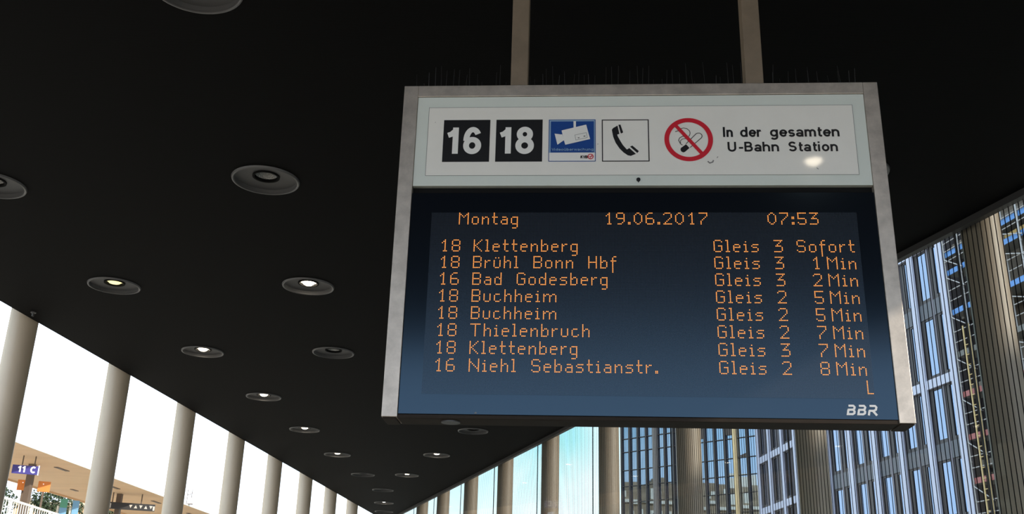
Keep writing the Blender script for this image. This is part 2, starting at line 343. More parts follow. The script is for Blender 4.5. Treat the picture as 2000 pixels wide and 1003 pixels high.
# ------------------------------------------------------------------ dot matrix font: rows of 9 plus 3 descender rows
F9 = {
 '0': "..XX..|.X..X.|X....X|X....X|X....X|X....X|X....X|.X..X.|..XX..",
 '1': "...X..|..XX..|.X.X..|...X..|...X..|...X..|...X..|...X..|..XXX.",
 '2': ".XXXX.|X....X|.....X|.....X|....X.|...X..|..X...|.X....|XXXXXX",
 '3': "XXXXXX|....X.|...X..|..X...|.XXXX.|.....X|.....X|.....X|XXXXX.",
 '5': "XXXXXX|X.....|X.....|X.....|XXXXX.|.....X|.....X|X....X|.XXXX.",
 '6': "..XXX.|.X....|X.....|X.....|XXXXX.|X....X|X....X|X....X|.XXXX.",
 '7': "XXXXXX|.....X|.....X|....X.|...X..|..X...|.X....|.X....|.X....",
 '8': ".XXXX.|X....X|X....X|X....X|.XXXX.|X....X|X....X|X....X|.XXXX.",
 '9': ".XXXX.|X....X|X....X|X....X|.XXXXX|.....X|.....X|....X.|.XXX..",
 '.': "..|..|..|..|..|..|..|XX|XX", ':': "..|..|..|XX|XX|..|..|XX|XX",
 'M': "X.....X|XX...XX|X.X.X.X|X..X..X|X.....X|X.....X|X.....X|X.....X|X.....X",
 'K': "X....X|X...X.|X..X..|X.X...|XX....|X.X...|X..X..|X...X.|X....X",
 'B': "XXXXX.|X....X|X....X|X....X|XXXXX.|X....X|X....X|X....X|XXXXX.",
 'H': "X....X|X....X|X....X|X....X|XXXXXX|X....X|X....X|X....X|X....X",
 'G': ".XXXX.|X....X|X.....|X.....|X..XXX|X....X|X....X|X....X|.XXXX.",
 'T': "XXXXXXX|...X...|...X...|...X...|...X...|...X...|...X...|...X...|...X...",
 'N': "X.....X|X.....X|XX....X|X.X...X|X..X..X|X...X.X|X....XX|X.....X|X.....X",
 'S': ".XXXX.|X....X|X.....|X.....|.XXXX.|.....X|.....X|X....X|.XXXX.",
 'L': "X...|X...|X...|X...|X...|X...|X...|X...|XXXX",
 'o': ".....|.....|.....|.XXX.|X...X|X...X|X...X|X...X|.XXX.",
 'n': ".....|.....|.....|X.XX.|XX..X|X...X|X...X|X...X|X...X",
 't': ".X..|.X..|.X..|XXXX|.X..|.X..|.X..|.X..|..XX",
 'a': ".....|.....|.....|.XXX.|....X|.XXXX|X...X|X...X|.XXXX",
 'g': ".....|.....|.....|.XXXX|X...X|X...X|X...X|X...X|.XXXX|....X|....X|.XXX.",
 'l': "XX.|.X.|.X.|.X.|.X.|.X.|.X.|.X.|XXX",
 'e': ".....|.....|.....|.XXX.|X...X|XXXXX|X....|X....|.XXX.",
 'b': "X....|X....|X....|X.XX.|XX..X|X...X|X...X|X...X|XXXX.",
 'd': "....X|....X|....X|.XX.X|X..XX|X...X|X...X|X...X|.XXXX",
 'r': "....|....|....|X.XX|XX..|X...|X...|X...|X...",
 'u': ".....|.....|.....|X...X|X...X|X...X|X...X|X...X|.XXX.",
 'ü': ".....|.X.X.|.....|X...X|X...X|X...X|X...X|X...X|.XXX.",
 'h': "X....|X....|X....|X.XX.|XX..X|X...X|X...X|X...X|X...X",
 'f': "..XX|.X..|.X..|XXXX|.X..|.X..|.X..|.X..|.X..|.X..|.X..|.X..",
 's': ".....|.....|.....|.XXXX|X....|.XXX.|....X|....X|XXXX.",
 'c': ".....|.....|.....|.XXX.|X....|X....|X....|X...X|.XXX.",
 'i': "...|.X.|...|XX.|.X.|.X.|.X.|.X.|XXX",
 'm': ".........|.........|.........|X.XX..XX.|XX..XX..X|X...X...X|X...X...X|X...X...X|X...X...X",
}
PX = 0.00591
MU0, MV1 = -0.600, 1.6228                       # top left corner of the matrix on the board
def led_text(mb, s, col, row, y):
    for ch in s:
        if ch == ' ': col += 8; continue
        rows = F9[ch].split('|')
        for r, line in enumerate(rows):
            for c, x in enumerate(line):
                if x == 'X':
                    cu = MU0 + (col + c + .5) * PX; cv = MV1 - (row + r + .5) * PX * 0.998
                    mb.poly([(cu + .40 * PX * math.cos(R(30 + 60 * i)), cv + .40 * PX * math.sin(R(30 + 60 * i))) for i in range(6)], y)
        col += len(rows[0]) + 2
    return mb

# ================================================================== THE SETTING
H = EYE + 3.3                                     # underside of the canopy
def exl(y): return -5.50 + 0.0855 * (y - 11.4)    # open left edge of the wedge-shaped canopy
def exr(y): return 1.049 - 0.30 * (y - 16.69)     # glazed right edge
TIPY = 32.5; BACKY = -4.3

rowA = [(-4.19, 7.47), (-4.096, 9.956), (-3.888, 12.518), (-3.673, 15.062), (-3.519, 17.604), (-3.336, 20.154), (-3.161, 22.739), (-2.988, 25.194), (-3.241, 27.753), (-3.463, 29.80)]
rowB = [(-1.772, 4.70), (-1.94, 7.238), (-2.065, 9.802), (-2.212, 12.394)]
rowC = [(2.515, 6.83), (-0.585, 17.325), (-1.361, 19.895), (-2.179, 22.636)]
rowD = [(1.769, 0.629)]
LAMP_XY = rowA + rowB + rowC + rowD

mb = MB(); bm = mb.bm
ceil_pts = [(exl(BACKY), BACKY), (exr(BACKY), BACKY), (-3.70, TIPY)]
edges = []
vs = [bm.verts.new((x, y, H)) for x, y in ceil_pts]
edges += [bm.edges.new((vs[i], vs[(i + 1) % 3])) for i in range(3)]
for (x, y) in LAMP_XY:
    ring = [bm.verts.new((x + 0.245 * math.cos(2 * math.pi * i / 40), y + 0.245 * math.sin(2 * math.pi * i / 40), H)) for i in range(40)]
    edges += [bm.edges.new((ring[i], ring[(i + 1) % 40])) for i in range(40)]
bmesh.ops.triangle_fill(bm, edges=edges, use_beauty=True, use_dissolve=False)
for f in bm.faces:
    f.normal_update()
    if f.normal.z > 0: f.normal_flip()
struct('ceiling', mb, M['ceiling'])
mb = MB()
mb.prism([(exl(BACKY - .5) - .62, BACKY - .5), (exr(BACKY - .5) + .62, BACKY - .5), (-3.55, TIPY + 1.2), (-3.95, TIPY + 1.2)], H + 0.30, H + 0.62)
struct('ceiling_slab', mb, M['roof'])
mb = MB()                                          # closed edges between soffit and slab
for a, b in ((0, 1), (1, 2), (2, 0)):
    (x0, y0), (x1, y1) = ceil_pts[a], ceil_pts[b]
    v = [bm_v for bm_v in (mb.bm.verts.new((x0, y0, H)), mb.bm.verts.new((x1, y1, H)), mb.bm.verts.new((x1, y1, H + .3)), mb.bm.verts.new((x0, y0, H + .3)))]
    mb.bm.faces.new(v)
struct('trim_1', mb, M['roof'])

mb = MB(); mb.box(-300, 300, -200, 500, -0.5, 0.0)
struct('ground', mb, M['ground'])

# glazed right side: panes between joints at the columns, thin rail under the canopy edge
RY = [28.424, 26.086, 23.503, 20.922, 18.266, 15.70, 13.077, 10.45, 7.839, 5.25, 2.65]
dR = Vector((-0.30, 1.0, 0)).normalized(); nR = Vector((1.0, 0.30, 0)).normalized()
angR = math.atan2(dR.y, dR.x)
jy = [30.6] + RY
for k in range(len(jy) - 1):
    y1, y0 = jy[k], jy[k + 1]
    L = (y1 - y0) / dR.y
    mb = MB(); mb.box(0.007, L - 0.007, 0.0, 0.016, 0.0, H - 0.05)
    for f in mb.bm.faces:
        f.normal_update(); f.material_index = 0 if f.normal.y > 0.5 else 1
    o = obj('window_%d' % (k + 1), mb, [M['glass'], M['glass_clear']]); o['kind'] = 'structure'
    o.location = Vector((exr(y0), y0, 0)) - nR * 0.012; o.rotation_euler = (0, 0, angR)
    mb = MB(); mb.box(-0.006, 0.006, 0.001, 0.015, 0.0, H - 0.05)
    obj('joint', mb, M['rail'], o)
y0, y1 = RY[-1], 30.6
mb = MB(); mb.box(0, (y1 - y0) / dR.y, -0.012, 0.05, H - 0.055, H)
o = struct('trim_2', mb, M['rail']); o.location = Vector((exr(y0), y0, 0)) - nR * 0.03; o.rotation_euler = (0, 0, angR)

# round columns
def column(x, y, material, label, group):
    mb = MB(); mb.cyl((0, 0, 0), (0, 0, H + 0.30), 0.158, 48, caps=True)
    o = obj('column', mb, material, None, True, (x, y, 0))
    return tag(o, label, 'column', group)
LCOL = [(-5.695, 11.463), (-5.478, 13.998), (-5.264, 16.503), (-5.05, 19.004), (-4.841, 21.441), (-4.633, 23.881), (-4.43, 26.255), (-4.229, 28.75)]
lord = ['nearest and widest grey round column on the open left side', 'second round grey column from the left on the open side', 'third round grey column from the left, right of the dark train board',
        'fourth round grey column from the left, against white sky', 'fifth round grey column from the left, against white sky', 'sixth round grey column from the left, third before the canopy tip',
        'seventh round grey column from the left, second last before the canopy tip', 'last and thinnest round grey column on the open left side']
for (x, y), l in zip(LCOL, lord): column(x, y, M['column'], l, 'round columns along the open left edge')
RCOL = [(3.913, 7.839), (3.135, 10.45), (2.342, 13.077), (1.574, 15.70), (0.785, 18.266), (-0.012, 20.922), (-0.786, 23.503), (-1.561, 26.086), (-2.262, 28.424)]
rord = ['nearest brown round column at the right edge behind the lined glass', 'brown round column below the lower right end of the departure board', 'brown round column in front of the mirrored glass facade, below the board middle',
        'brown round column left of the mirrored glass facade, touching the board underside', 'brown round column whose top meets the sloping canopy edge just left below the board', 'brown round column behind glass, left of the streaky cloud pane',
        'slim brown round column behind glass, fourth from the canopy tip', 'slim brown round column behind glass, second from the canopy tip', 'thinnest brown round column behind glass, next to the canopy tip']
rord[6] = 'slim brown round column behind glass, third from the canopy tip'
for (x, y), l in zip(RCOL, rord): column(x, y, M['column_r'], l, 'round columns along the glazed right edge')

# recessed downlights
def make_lamp(x, y, state, label):
    t = thing('downlight', label, 'ceiling light', (x, y, H), 0, 'recessed round downlights in the black ceiling')
    mb = MB(); mb.lathe([(0.243, 0.0), (0.243, -0.012), (0.250, -0.016), (0.258, -0.014), (0.263, 0.0)], 56); obj('trim_ring', mb, M['ring'], t, True)
    mb = MB(); mb.lathe([(0.243, 0.0), (0.238, 0.022), (0.215, 0.027), (0.105, 0.032)], 56); obj('baffle', mb, M['cone'], t, True)
    mb = MB(); mb.lathe([(0.105, 0.033), (0.105, 0.022), (0.090, 0.022), (0.086, 0.06)], 40); obj('lamp_ring', mb, M['black'], t, True)
    mb = MB(); mb.lathe([(0.086, 0.045), (0.070, 0.085), (0.045, 0.115), (0.0, 0.125)], 40); refl = obj('reflector', mb, M['reflector'], t, True)
    mb = MB()
    if state == 'off': mb.lathe([(0.0, 0.062), (0.016, 0.065), (0.020, 0.085), (0.012, 0.118)], 20); ml = M['lamp_off']
    elif state == 'yellow': mb.lathe([(0.0, 0.024), (0.055, 0.027), (0.070, 0.040), (0.072, 0.060)], 32); ml = M['lamp_yellow']
    else: mb.lathe([(0.0, 0.006), (0.034, 0.010), (0.054, 0.024), (0.058, 0.080)], 32); ml = M['lamp_white']
    obj('bulb', mb, ml, refl, True)
    return t
lamps = [
 (rowA[0], 'off', 'unlit downlight cut by the left edge of the photo'),
 (rowA[1], 'yellow', 'lit downlight with a yellowish lamp, in the outer row on the left'),
 (rowA[2], 'white', 'lit white downlight, outer row, just beyond the yellowish one'),
 (rowA[3], 'white', 'lit white downlight, outer row, second beyond the yellowish one'),
 (rowA[4], 'white', 'lit white downlight, outer row, left below the lower corner of the departure board'),
 (rowA[5], 'white', 'faintly glowing downlight in the outer row, level with a lit one near the glass side'),
 (rowA[6], 'off', 'unlit downlight in the outer row, facing the last lit one of the glass side row'),
 (rowA[7], 'off', 'unlit downlight where the rows meet near the canopy tip'),
 (rowA[8], 'white', 'small glowing downlight second from the canopy tip'),
 (rowA[9], 'off', 'smallest unlit downlight nearest the canopy tip at the bottom edge'),
 (rowB[0], 'off', 'unlit downlight cut by the top edge of the photo'),
 (rowB[1], 'off', 'large unlit downlight with a visible reflector, left of the white sign'),
 (rowB[2], 'white', 'lit white downlight in the middle row, left of the departure board'),
 (rowB[3], 'off', 'unlit downlight at the far end of the middle row, left of the board'),
 (rowC[0], 'off', 'unlit downlight half hidden behind the right frame of the white sign'),
 (rowC[1], 'off', 'unlit downlight just under the lower left corner of the departure board'),
 (rowC[2], 'white', 'lit downlight in the row beside the glass, below the board corner'),
 (rowC[3], 'white', 'dimly lit downlight at the end of the row beside the glass'),
 (rowD[0], 'white', 'lit downlight mirrored as a bright spot in the white sign'),
]
for (x, y), st, l in lamps: make_lamp(x, y, st, l)
mb = MB(); mb.lathe([(0.03, 0.0), (0.03, -0.012), (0.014, -0.02), (0.012, -0.05), (0.0, -0.055)], 16)
tag(obj('sprinkler_head', mb, M['ring'], None, True, (-5.37, 10.98, H)), 'tiny pale ceiling fitting beside the left canopy edge above the widest column', 'fitting')

# ================================================================== DEPARTURE BOARD
TH = R(4.0)
board = thing('departure_board', 'large hanging departure board with white sign above an amber dot matrix timetable', 'departure board', (3.8 * math.sin(TH), 3.8 * math.cos(TH), EYE), -TH)
U0, U1, Z0, Z1, DEP = -0.749, 1.2435, 0.778, 2.2130, 0.135
mb = MB()
mb.box(U0, U0 + 0.0610, 0, DEP, Z0, Z1, 0.002); mb.box(U1 - 0.0600, U1, 0, DEP, Z0, Z1, 0.002)
mb.box(U0 + 0.0612, U1 - 0.0602, 0, DEP, Z1 - 0.0530, Z1, 0.002)
obj('frame', mb, M['frame'], board)
mb = MB(); mb.box(U0 + 0.0615, U1 - 0.0605, 0.06, DEP - 0.002, Z0 + 0.012, Z1 - 0.0535); obj('back_panel', mb, M['black'], board)
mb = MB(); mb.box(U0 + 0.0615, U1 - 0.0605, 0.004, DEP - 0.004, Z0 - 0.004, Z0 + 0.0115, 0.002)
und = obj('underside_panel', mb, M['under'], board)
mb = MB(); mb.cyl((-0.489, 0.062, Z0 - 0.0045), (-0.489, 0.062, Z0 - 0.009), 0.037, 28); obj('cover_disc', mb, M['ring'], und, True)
for uu in (-0.72, 1.214):
    mb = MB(); mb.box(uu - 0.026, uu + 0.026, 0.006, DEP - 0.006, Z0 - 0.006, Z0 - 0.0005, 0.002); obj('end_cap', mb, M['under'], board)
for (u0, u1) in ((-0.2945, -0.2205), (0.708, 0.783)):
    mb = MB(); mb.box(u0, u1, 0.03, 0.105, Z1, 3.288, 0.003); mb.box(u0 - .04, u1 + .04, -0.01, 0.145, 3.288, 3.2995, 0.002)
    obj('hanger_post', mb, M['post'], board)
for i in range(74):
    uu = U0 + 0.05 + (U1 - U0 - 0.12) * (i + random.uniform(-.3, .3)) / 73
    if -0.30 < uu < -0.215 or 0.70 < uu < 0.79: continue
    yy = random.choice((0.03, 0.065, 0.10)); hh = random.uniform(0.055, 0.125)
    mb = MB(); mb.cyl((uu, yy, Z1 - 0.001), (uu + random.uniform(-.006, .006), yy + random.uniform(-.02, .02), Z1 + hh), 0.0009, 5, 0.0005)
    obj('bird_spike', mb, M['spike'], board)

# white sign
sg_y = 0.005
mb = MB(); mb.box(-0.6870, 1.1828, sg_y, 0.05, 1.7435, 2.1590, 0.0015)
sign = obj('sign_panel', mb, M['border'], board)
mb = MB(); mb.box(-0.6365, 1.1320, sg_y - 0.0012, sg_y - 0.0001, 1.7895, 2.1080)
obj('sign_face', mb, M['white'], sign)
Y1 = sg_y - 0.0018; Y2 = Y1 - 0.0007; Y3 = Y2 - 0.0007; Y4 = Y3 - 0.0007; Y5 = Y4 - 0.0007
mb = MB(); mb.outline(-0.6375, 1.1330, 1.7885, 2.1090, 0.0018, Y1 + 0.0003); obj('face_outline', mb, M['outline'], sign)
mb = MB()
mb.cyl((0.244, sg_y - 0.004, 1.7690), (0.244, sg_y + 0.002, 1.7690), 0.0085, 20); mb.box(0.2425, 0.2455, sg_y - .0042, sg_y, 1.757, 1.763)
obj('keyhole', mb, M['ink'], sign)
for (u0, u1, s) in ((-0.5700, -0.3730, '16'), (-0.3475, -0.1520, '18')):
    mb = MB(); mb.rect(u0, u1, 1.8520, 2.0482, Y1); obj('route_tile', mb, M['ink'], sign)
    mb = MB(); k = (u1 - u0)
    write(mb, s, u0 + 0.125 * k, 1.8520 + 0.19 * 0.196, 0.123, Y2, pen=0.20, total=0.68 * k, space=.4)
    obj('route_number', mb, M['paper'], sign)

# camera pictogram: coordinates as fractions of its square
def frac(u0, u1, v0, v1):
    return lambda fx, fy: (u0 + fx * (u1 - u0), v1 - fy * (v1 - v0))
cu0, cu1, cv0, cv1 = -0.1258, 0.0697, 1.8518, 2.0468
fc = frac(cu0, cu1, cv0, cv1)
zz = lambda X, Y: fc((X - 100) / 795.0, (Y - 155) / 715.0)
mb = MB(); mb.outline(cu0, cu1, cv0, cv1, 0.0030, Y2); obj('camera_border', mb, M['blue'], sign)
mb = MB(); mb.rect(cu0, cu1, cv0, cv1, Y1); obj('camera_tile', mb, M['skyblue'], sign)
mb = MB(); mb.poly([zz(108, 722), zz(887, 722), zz(887, 860), zz(108, 860)], Y2); obj('white_strip', mb, M['paper'], sign)
mb = MB(); mb.poly([zz(134, 186), zz(868, 186), zz(868, 718), zz(134, 718)], Y2); obj('blue_field', mb, M['blue'], sign)
mb = MB()
mb.poly([zz(318, 345), zz(736, 246), zz(803, 494), zz(384, 590), zz(358, 512)][::1] + [zz(348, 470)], Y4)
mb.poly([zz(200, 398), zz(300, 412), zz(330, 412), zz(362, 512), zz(345, 522), zz(250, 588)], Y4 + 0.0002)
mb.poly([zz(520, 186), zz(562, 186), zz(562, 300), zz(522, 310)], Y4 + 0.0001)
obj('camera_symbol', mb, M['paper'], sign)
mb = MB(); q = [zz(545, 425), zz(738, 385), zz(755, 470), zz(562, 512)]
mb.ribbon(q, 0.0016, Y5, True); mb.poly([zz(592, 468), zz(622, 462), zz(625, 478), zz(596, 484)], Y5); mb.poly([zz(690, 440), zz(722, 434), zz(725, 452), zz(694, 458)], Y5)
obj('camera_detail', mb, M['outline'], sign)
mb = MB(); write(mb, 'Videoüberwachung', zz(158, 690)[0], zz(158, 690)[1], 0.0118, Y4, pen=0.15, total=(700 / 795.0) * (cu1 - cu0)); obj('caption', mb, M['skyblue'], sign)
mb = MB(); write(mb, 'KVB', zz(645, 820)[0], zz(645, 820)[1], 0.0125, Y4, pen=0.26, total=0.0275, slant=0.1); obj('operator_letters', mb, M['ink'], sign)
mb = MB(); cc = zz(810, 790)
mb.ribbon([(cc[0] + .0108 * math.cos(R(a)), cc[1] + .0108 * math.sin(R(a))) for a in range(0, 360, 15)], 0.0034, Y4, True)
mb.ribbon([(cc[0] - .010, cc[1] - .001), (cc[0] + .010, cc[1] + .001)], 0.0022, Y4); mb.ribbon([(cc[0] - .003, cc[1] - .008), (cc[0] + .006, cc[1] + .007)], 0.0028, Y4 - .0002)
obj('operator_emblem', mb, M['red'], sign)

# telephone pictogram
pu0, pu1, pv0, pv1 = 0.0958, 0.2915, 1.8510, 2.0458
fp = frac(pu0, pu1, pv0, pv1); pz = lambda X, Y: fp((X - 1010) / 808.0, (Y - 155) / 710.0)
mb = MB(); mb.outline(pu0, pu1, pv0, pv1, 0.0042, Y1); obj('telephone_border', mb, M['ink'], sign)
mb = MB()
mb.poly([pz(X, Y) for X, Y in [(1280, 258), (1312, 400), (1272, 412), (1290, 455), (1330, 525), (1370, 590), (1436, 664), (1478, 640), (1588, 738), (1500, 772), (1450, 762), (1380, 715), (1310, 645), (1245, 550), (1205, 450), (1182, 330), (1205, 300)]], Y1)
mb.poly([pz(X, Y) for X, Y in [(1296, 244), (1332, 242), (1376, 372), (1366, 384), (1336, 394)]], Y1)
mb.poly([pz(X, Y) for X, Y in [(1490, 616), (1530, 598), (1640, 692), (1612, 724)]], Y1)
obj('telephone_symbol', mb, M['ink'], sign)

# no smoking roundel
nu, nv, nr = 0.4540, 1.9505, 0.0998
nz = lambda X, Y: (nu + (X - 570) / 415.0 * 0.0998, nv - (Y - 497) / 366.0 * 0.0998)
mb = MB()
mb.ribbon([(nu + .0900 * math.cos(R(a)), nv + .0900 * math.sin(R(a))) for a in range(0, 360, 6)], 0.0195, Y3, True)
mb.ribbon([nz(335, 235), nz(805, 755)], 0.0150, Y3 - .0002); obj('prohibition_ring', mb, M['red'], sign)
mb = MB()
mb.ribbon([nz(*p) for p in [(520, 572), (700, 400), (730, 388), (765, 390), (795, 412), (803, 440), (790, 468), (590, 632)]], 0.0028, Y2)
mb.poly([nz(*p) for p in [(430, 640), (520, 578), (545, 600), (578, 640), (500, 705), (470, 714), (440, 700), (424, 672)]], Y2)
mb.ribbon([nz(*p) for p in [(345, 362), (400, 345), (440, 310), (490, 300), (545, 310), (590, 350), (600, 390), (585, 430), (560, 455), (470, 440), (415, 470), (398, 510), (430, 570), (462, 590)]], 0.0026, Y2)
mb.ribbon([nz(*p) for p in [(520, 480), (460, 490), (428, 520), (430, 560)]], 0.0024, Y2)
obj('cigarette_symbol', mb, M['ink'], sign)
for wd, u0, u1, v, hh in (('In', .5960, .6395, 1.9615, .0465), ('der', .6660, .7560, 1.9615, .0465), ('gesamten', .7880, 1.0735, 1.9615, .0465),
                          ('U-Bahn', .6120, .8240, 1.8945, .0445), ('Station', .8580, 1.0610, 1.8945, .0445)):
    pn = 0.19 * hh
    obj('lettering', write(MB(), wd, u0 + pn / 2, v, hh, Y1, pen=0.19, total=u1 - u0 - pn), M['ink'], sign)
# dirt marks on the sign
mb = MB()
mb.ribbon([(0.528, 1.851), (0.536, 1.843), (0.548, 1.847), (0.552, 1.856)], 0.0055, Y1); mb.poly([(0.0765, 1.930), (0.081, 1.931), (0.080, 1.935)], Y1)
mb.poly([(-0.609, 2.036), (-0.606, 2.036), (-0.606, 2.041)], Y1); mb.ribbon([(0.566, 1.866), (0.571, 1.872)], 0.003, Y1); mb.ribbon([(0.965, 1.820), (0.972, 1.814)], 0.003, Y1)
obj('dirt_mark', mb, M['smudge'], sign)

# display
mb = MB(); mb.box(U0 + 0.0615, U1 - 0.0605, 0.028, 0.058, 1.7125, 1.7430); obj('gap_strip', mb, M['black'], board)
d_y = 0.004
mb = MB(); mb.box(-0.6865, 1.1822, d_y, 0.058, 0.7905, 1.7110, 0.0012)
disp = obj('display_panel', mb, M['screen'], board)
mb = MB(); mb.box(MU0, MU0 + 288.5 * PX, d_y - 0.0006, d_y - 0.0001, 0.8685, MV1)
o = obj('matrix_field', mb, M['matrix'], disp)
yl = d_y - 0.0014
ROWS = [('18', 'Klettenberg', '3', 'Sofort', 247), ('18', 'Brühl Bonn Hbf', '3', '1', 256), ('16', 'Bad Godesberg', '3', '2', 256), ('18', 'Buchheim', '2', '5', 256),
        ('18', 'Buchheim', '2', '5', 256), ('18', 'Thielenbruch', '2', '7', 256), ('18', 'Klettenberg', '3', '7', 256), ('16', 'Niehl Sebastianstr.', '2', '8', 256)]
def led_words(t, col, row):
    for wd in t.split(' '):
        obj('lit_text', led_text(MB(), wd, col, row, yl), M['led'], disp)
        col += sum(len(F9[ch].split('|')[0]) + 2 for ch in wd) + 8
for t, c in (('Montag', 19), ('19.06.2017', 119), ('07:53', 229)): led_words(t, c, 0)
for k, (ln, dest, gl, mn, mc) in enumerate(ROWS):
    r = 20 + 12 * k
    led_words(ln, 7, r); led_words(dest, 30, r); led_words('Gleis', 192, r); led_words(gl, 232, r); led_words(mn, mc, r)
    if mn != 'Sofort': led_words('Min', 266, r)
led_words('L', 284, 116)
# maker's letters, slanted with a notch in the upper left of each
mb = MB()
def skew(pts, u): return [(u + px + 0.22 * py, 0.8062 + py) for px, py in pts]
lh = 0.0395; pw = 0.0078
for i in range(2):
    u = 0.9945 + i * 0.0385
    mb.ribbon(skew([(0.002, lh - pw / 2), (0.020, lh - pw / 2), (0.0255, lh - .009), (0.0250, lh * .62), (0.021, lh * .52), (0.002, lh * .52)], u), pw, yl)
    mb.ribbon(skew([(0.004, lh * .52), (0.004, pw / 2), (0.022, pw / 2), (0.0275, .008), (0.0275, lh * .36), (0.022, lh * .50)], u), pw, yl - .0001)
u = 0.9945 + 0.077
mb.ribbon(skew([(0.002, lh - pw / 2), (0.022, lh - pw / 2), (0.0275, lh - .009), (0.0270, lh * .55), (0.021, lh * .44), (0.002, lh * .44)], u), pw, yl)
mb.ribbon(skew([(0.004, lh * .44), (0.004, 0)], u), pw, yl - .0001); mb.ribbon(skew([(0.016, lh * .44), (0.034, 0)], u), pw * 1.1, yl - .0001)
obj('logo_lettering', mb, M['logo'], disp)
mb = MB(); mb.poly([(-0.395, 0.7935), (-0.388, 0.802), (-0.383, 0.795)], yl); obj('dirt_mark', mb, M['smudge'], disp)

# ================================================================== RIGHT SIDE BUILDINGS
def facade(name, label, P, az):
    a = R(az); d = (math.sin(a), math.cos(a))
    return thing(name, label, 'building', (P[0], P[1], 0), math.atan2(d[1], d[0]))
# local x runs away from the viewer along the facade, local +y points out of the facade
Aref = facade('office_building', 'modern office block with white vertical fins and tall blue windows behind the lined glass', (20.83, 49.72), -10.5)
ZB = [EYE + 8.50 + 3.53 * k for k in range(-2, 5)]       # spandrel undersides
TOP = EYE + 24.5
def office_wing(root, smin, nb, white_floors, glassm, x_off=0.0, ang=0.0, deep=8.0):
    p = 2.6
    mat4 = Matrix.Translation((x_off, 0, 0)) @ Matrix.Rotation(ang, 4, 'Z')
    def add(name, mb, mtl, par=root):
        mb.bm.transform(mat4); return obj(name, mb, mtl, par)
    L = nb * p
    add('wall', MB().box(smin - .25, smin + L + .25, -deep, -0.06, 0, TOP), M['winframe'])
    for k in range(nb + 1):
        s = smin + k * p
        mb = MB(); mb.box(s - .24, s + .24, 0.06, 0.18, 0, TOP, 0.01); fin = add('fin', mb, M['fin'])
        o = add('fin_side', MB().box(s - .27, s + .25, -0.058, 0.058, 0, TOP), M['mullion'])
    for k in range(nb):
        f = smin + (k + 1) * p                              # far fin of the bay
        add('mullion', MB().box(f - 1.50, f - 1.30, -0.058, 0.055, 0, TOP, 0.008), M['mullion'])
        for i, zb in enumerate(ZB):
            wf = i in white_floors
            h = 0.45 if wf else 0.80
            nx = ZB[i + 1] if i + 1 < len(ZB) else TOP
            for (a, b, jm) in ((f - 1.30, f - .27, .24), (f - 2.35, f - 1.50, .36)):
                wfr = add('window_frame', MB().box(a, b, -0.058, 0.01, nx - .10, nx).box(a, b, -0.058, 0.01, zb + h, zb + h + .20).box(b - jm, b, -0.058, 0.012, zb + h + .2, nx - .1), M['winframe'])
                t = random.uniform(-.004, .004)
                add('window_pane', MB().box(a, b - jm, -0.055, -0.03 , zb + h + .2, nx - .10), glassm, wfr)
                if not wf: add('spandrel', MB().box(a, b, -0.05, 0.045, zb, zb + h, 0.006), M['spandrel'])
            if wf: add('floor_band', MB().box(f - p + .24, f - .24, -0.05, 0.15, zb, zb + h, 0.006), M['fin'])
    add('roof', MB().box(smin - .3, smin + L + .3, -0.95, 0.32, TOP, TOP + .4), M['fin'])
office_wing(Aref, -2.75, 5, (3, 5), M['glass_a'])
# the bend: the far wing turns slightly towards the viewer's axis
office_wing(Aref, 0.25, 5, (2, 3, 4, 5), M['glass_c'], 10.25, R(-6.9), 0.9)

Bref = facade('glass_office', 'mirrored glass curtain wall block reflecting blue sky and an old building', (12.76, 81.8), -45)
BT = EYE + 26
obj('wall', MB().box(-12.0, 4.6, -6, -0.16, 0, BT), M['b_frame'], Bref)
ms = [4.50, 3.65, 2.80, 1.95, 0.08, -0.77, -1.62, -2.48, -3.75, -4.64, -5.58, -7.52, -8.44, -9.3, -10.2]
for s in ms: obj('mullion', MB().box(s - .075, s + .075, -0.158, 0.06, 0, BT), M['b_frame'], Bref)
for s, mm, hw in ((1.0, 'b_pil', .24), (-1.20, 'b_pil', .15), (-6.52, 'brass', .21)):
    obj('pilaster', MB().cyl((s, 0.02, 0), (s, 0.02, BT), hw, 20), M[mm], Bref, True)
trz = [EYE + z for z in (8.0, 9.2, 10.6, 11.9, 13.2, 14.7, 15.8, 17.2, 18.5)]
for z in trz: obj('transom', MB().box(-10.2, 4.5, -0.155, 0.02, z - .022, z + .022), M['b_frame'], Bref)
allm = sorted(ms + [1.0, -6.52])
zs = [0.2] + trz + [BT - .2]
for a, b in zip(allm, allm[1:]):
    for z0, z1 in zip(zs, zs[1:]):
        mb = MB(); mb.box(-(b - a) / 2, (b - a) / 2, -0.012, 0.0, -(z1 - z0) / 2, (z1 - z0) / 2)
        o = obj('window_pane', mb, M['glass_b'], Bref, loc=((a + b) / 2, -0.11, (z0 + z1) / 2))
        o.rotation_euler = (R(random.uniform(-.25, .25)), 0, R(random.uniform(-.35, .35)))
for s0, s1, z0 in ((-3.70, -2.55, EYE + 15.0), (-6.3, -5.65, EYE + 15.0), (-9.2, -8.5, EYE + 15.3)):
    obj('infill_panel', MB().box(s0, s1, -0.09, -0.02, z0, EYE + 18.4), M['b_panel'], Bref)
mb = MB(); mb.poly([(-7.45, EYE + 13.15), (-6.75, EYE + 13.3), (-7.45, EYE + 13.5)], 0.04); mb.poly([(-7.45, EYE + 13.15), (-6.75, EYE + 13.3), (-7.45, EYE + 13.5)], 0.02)
obj('vent_flap', mb, M['b_panel'], Bref)

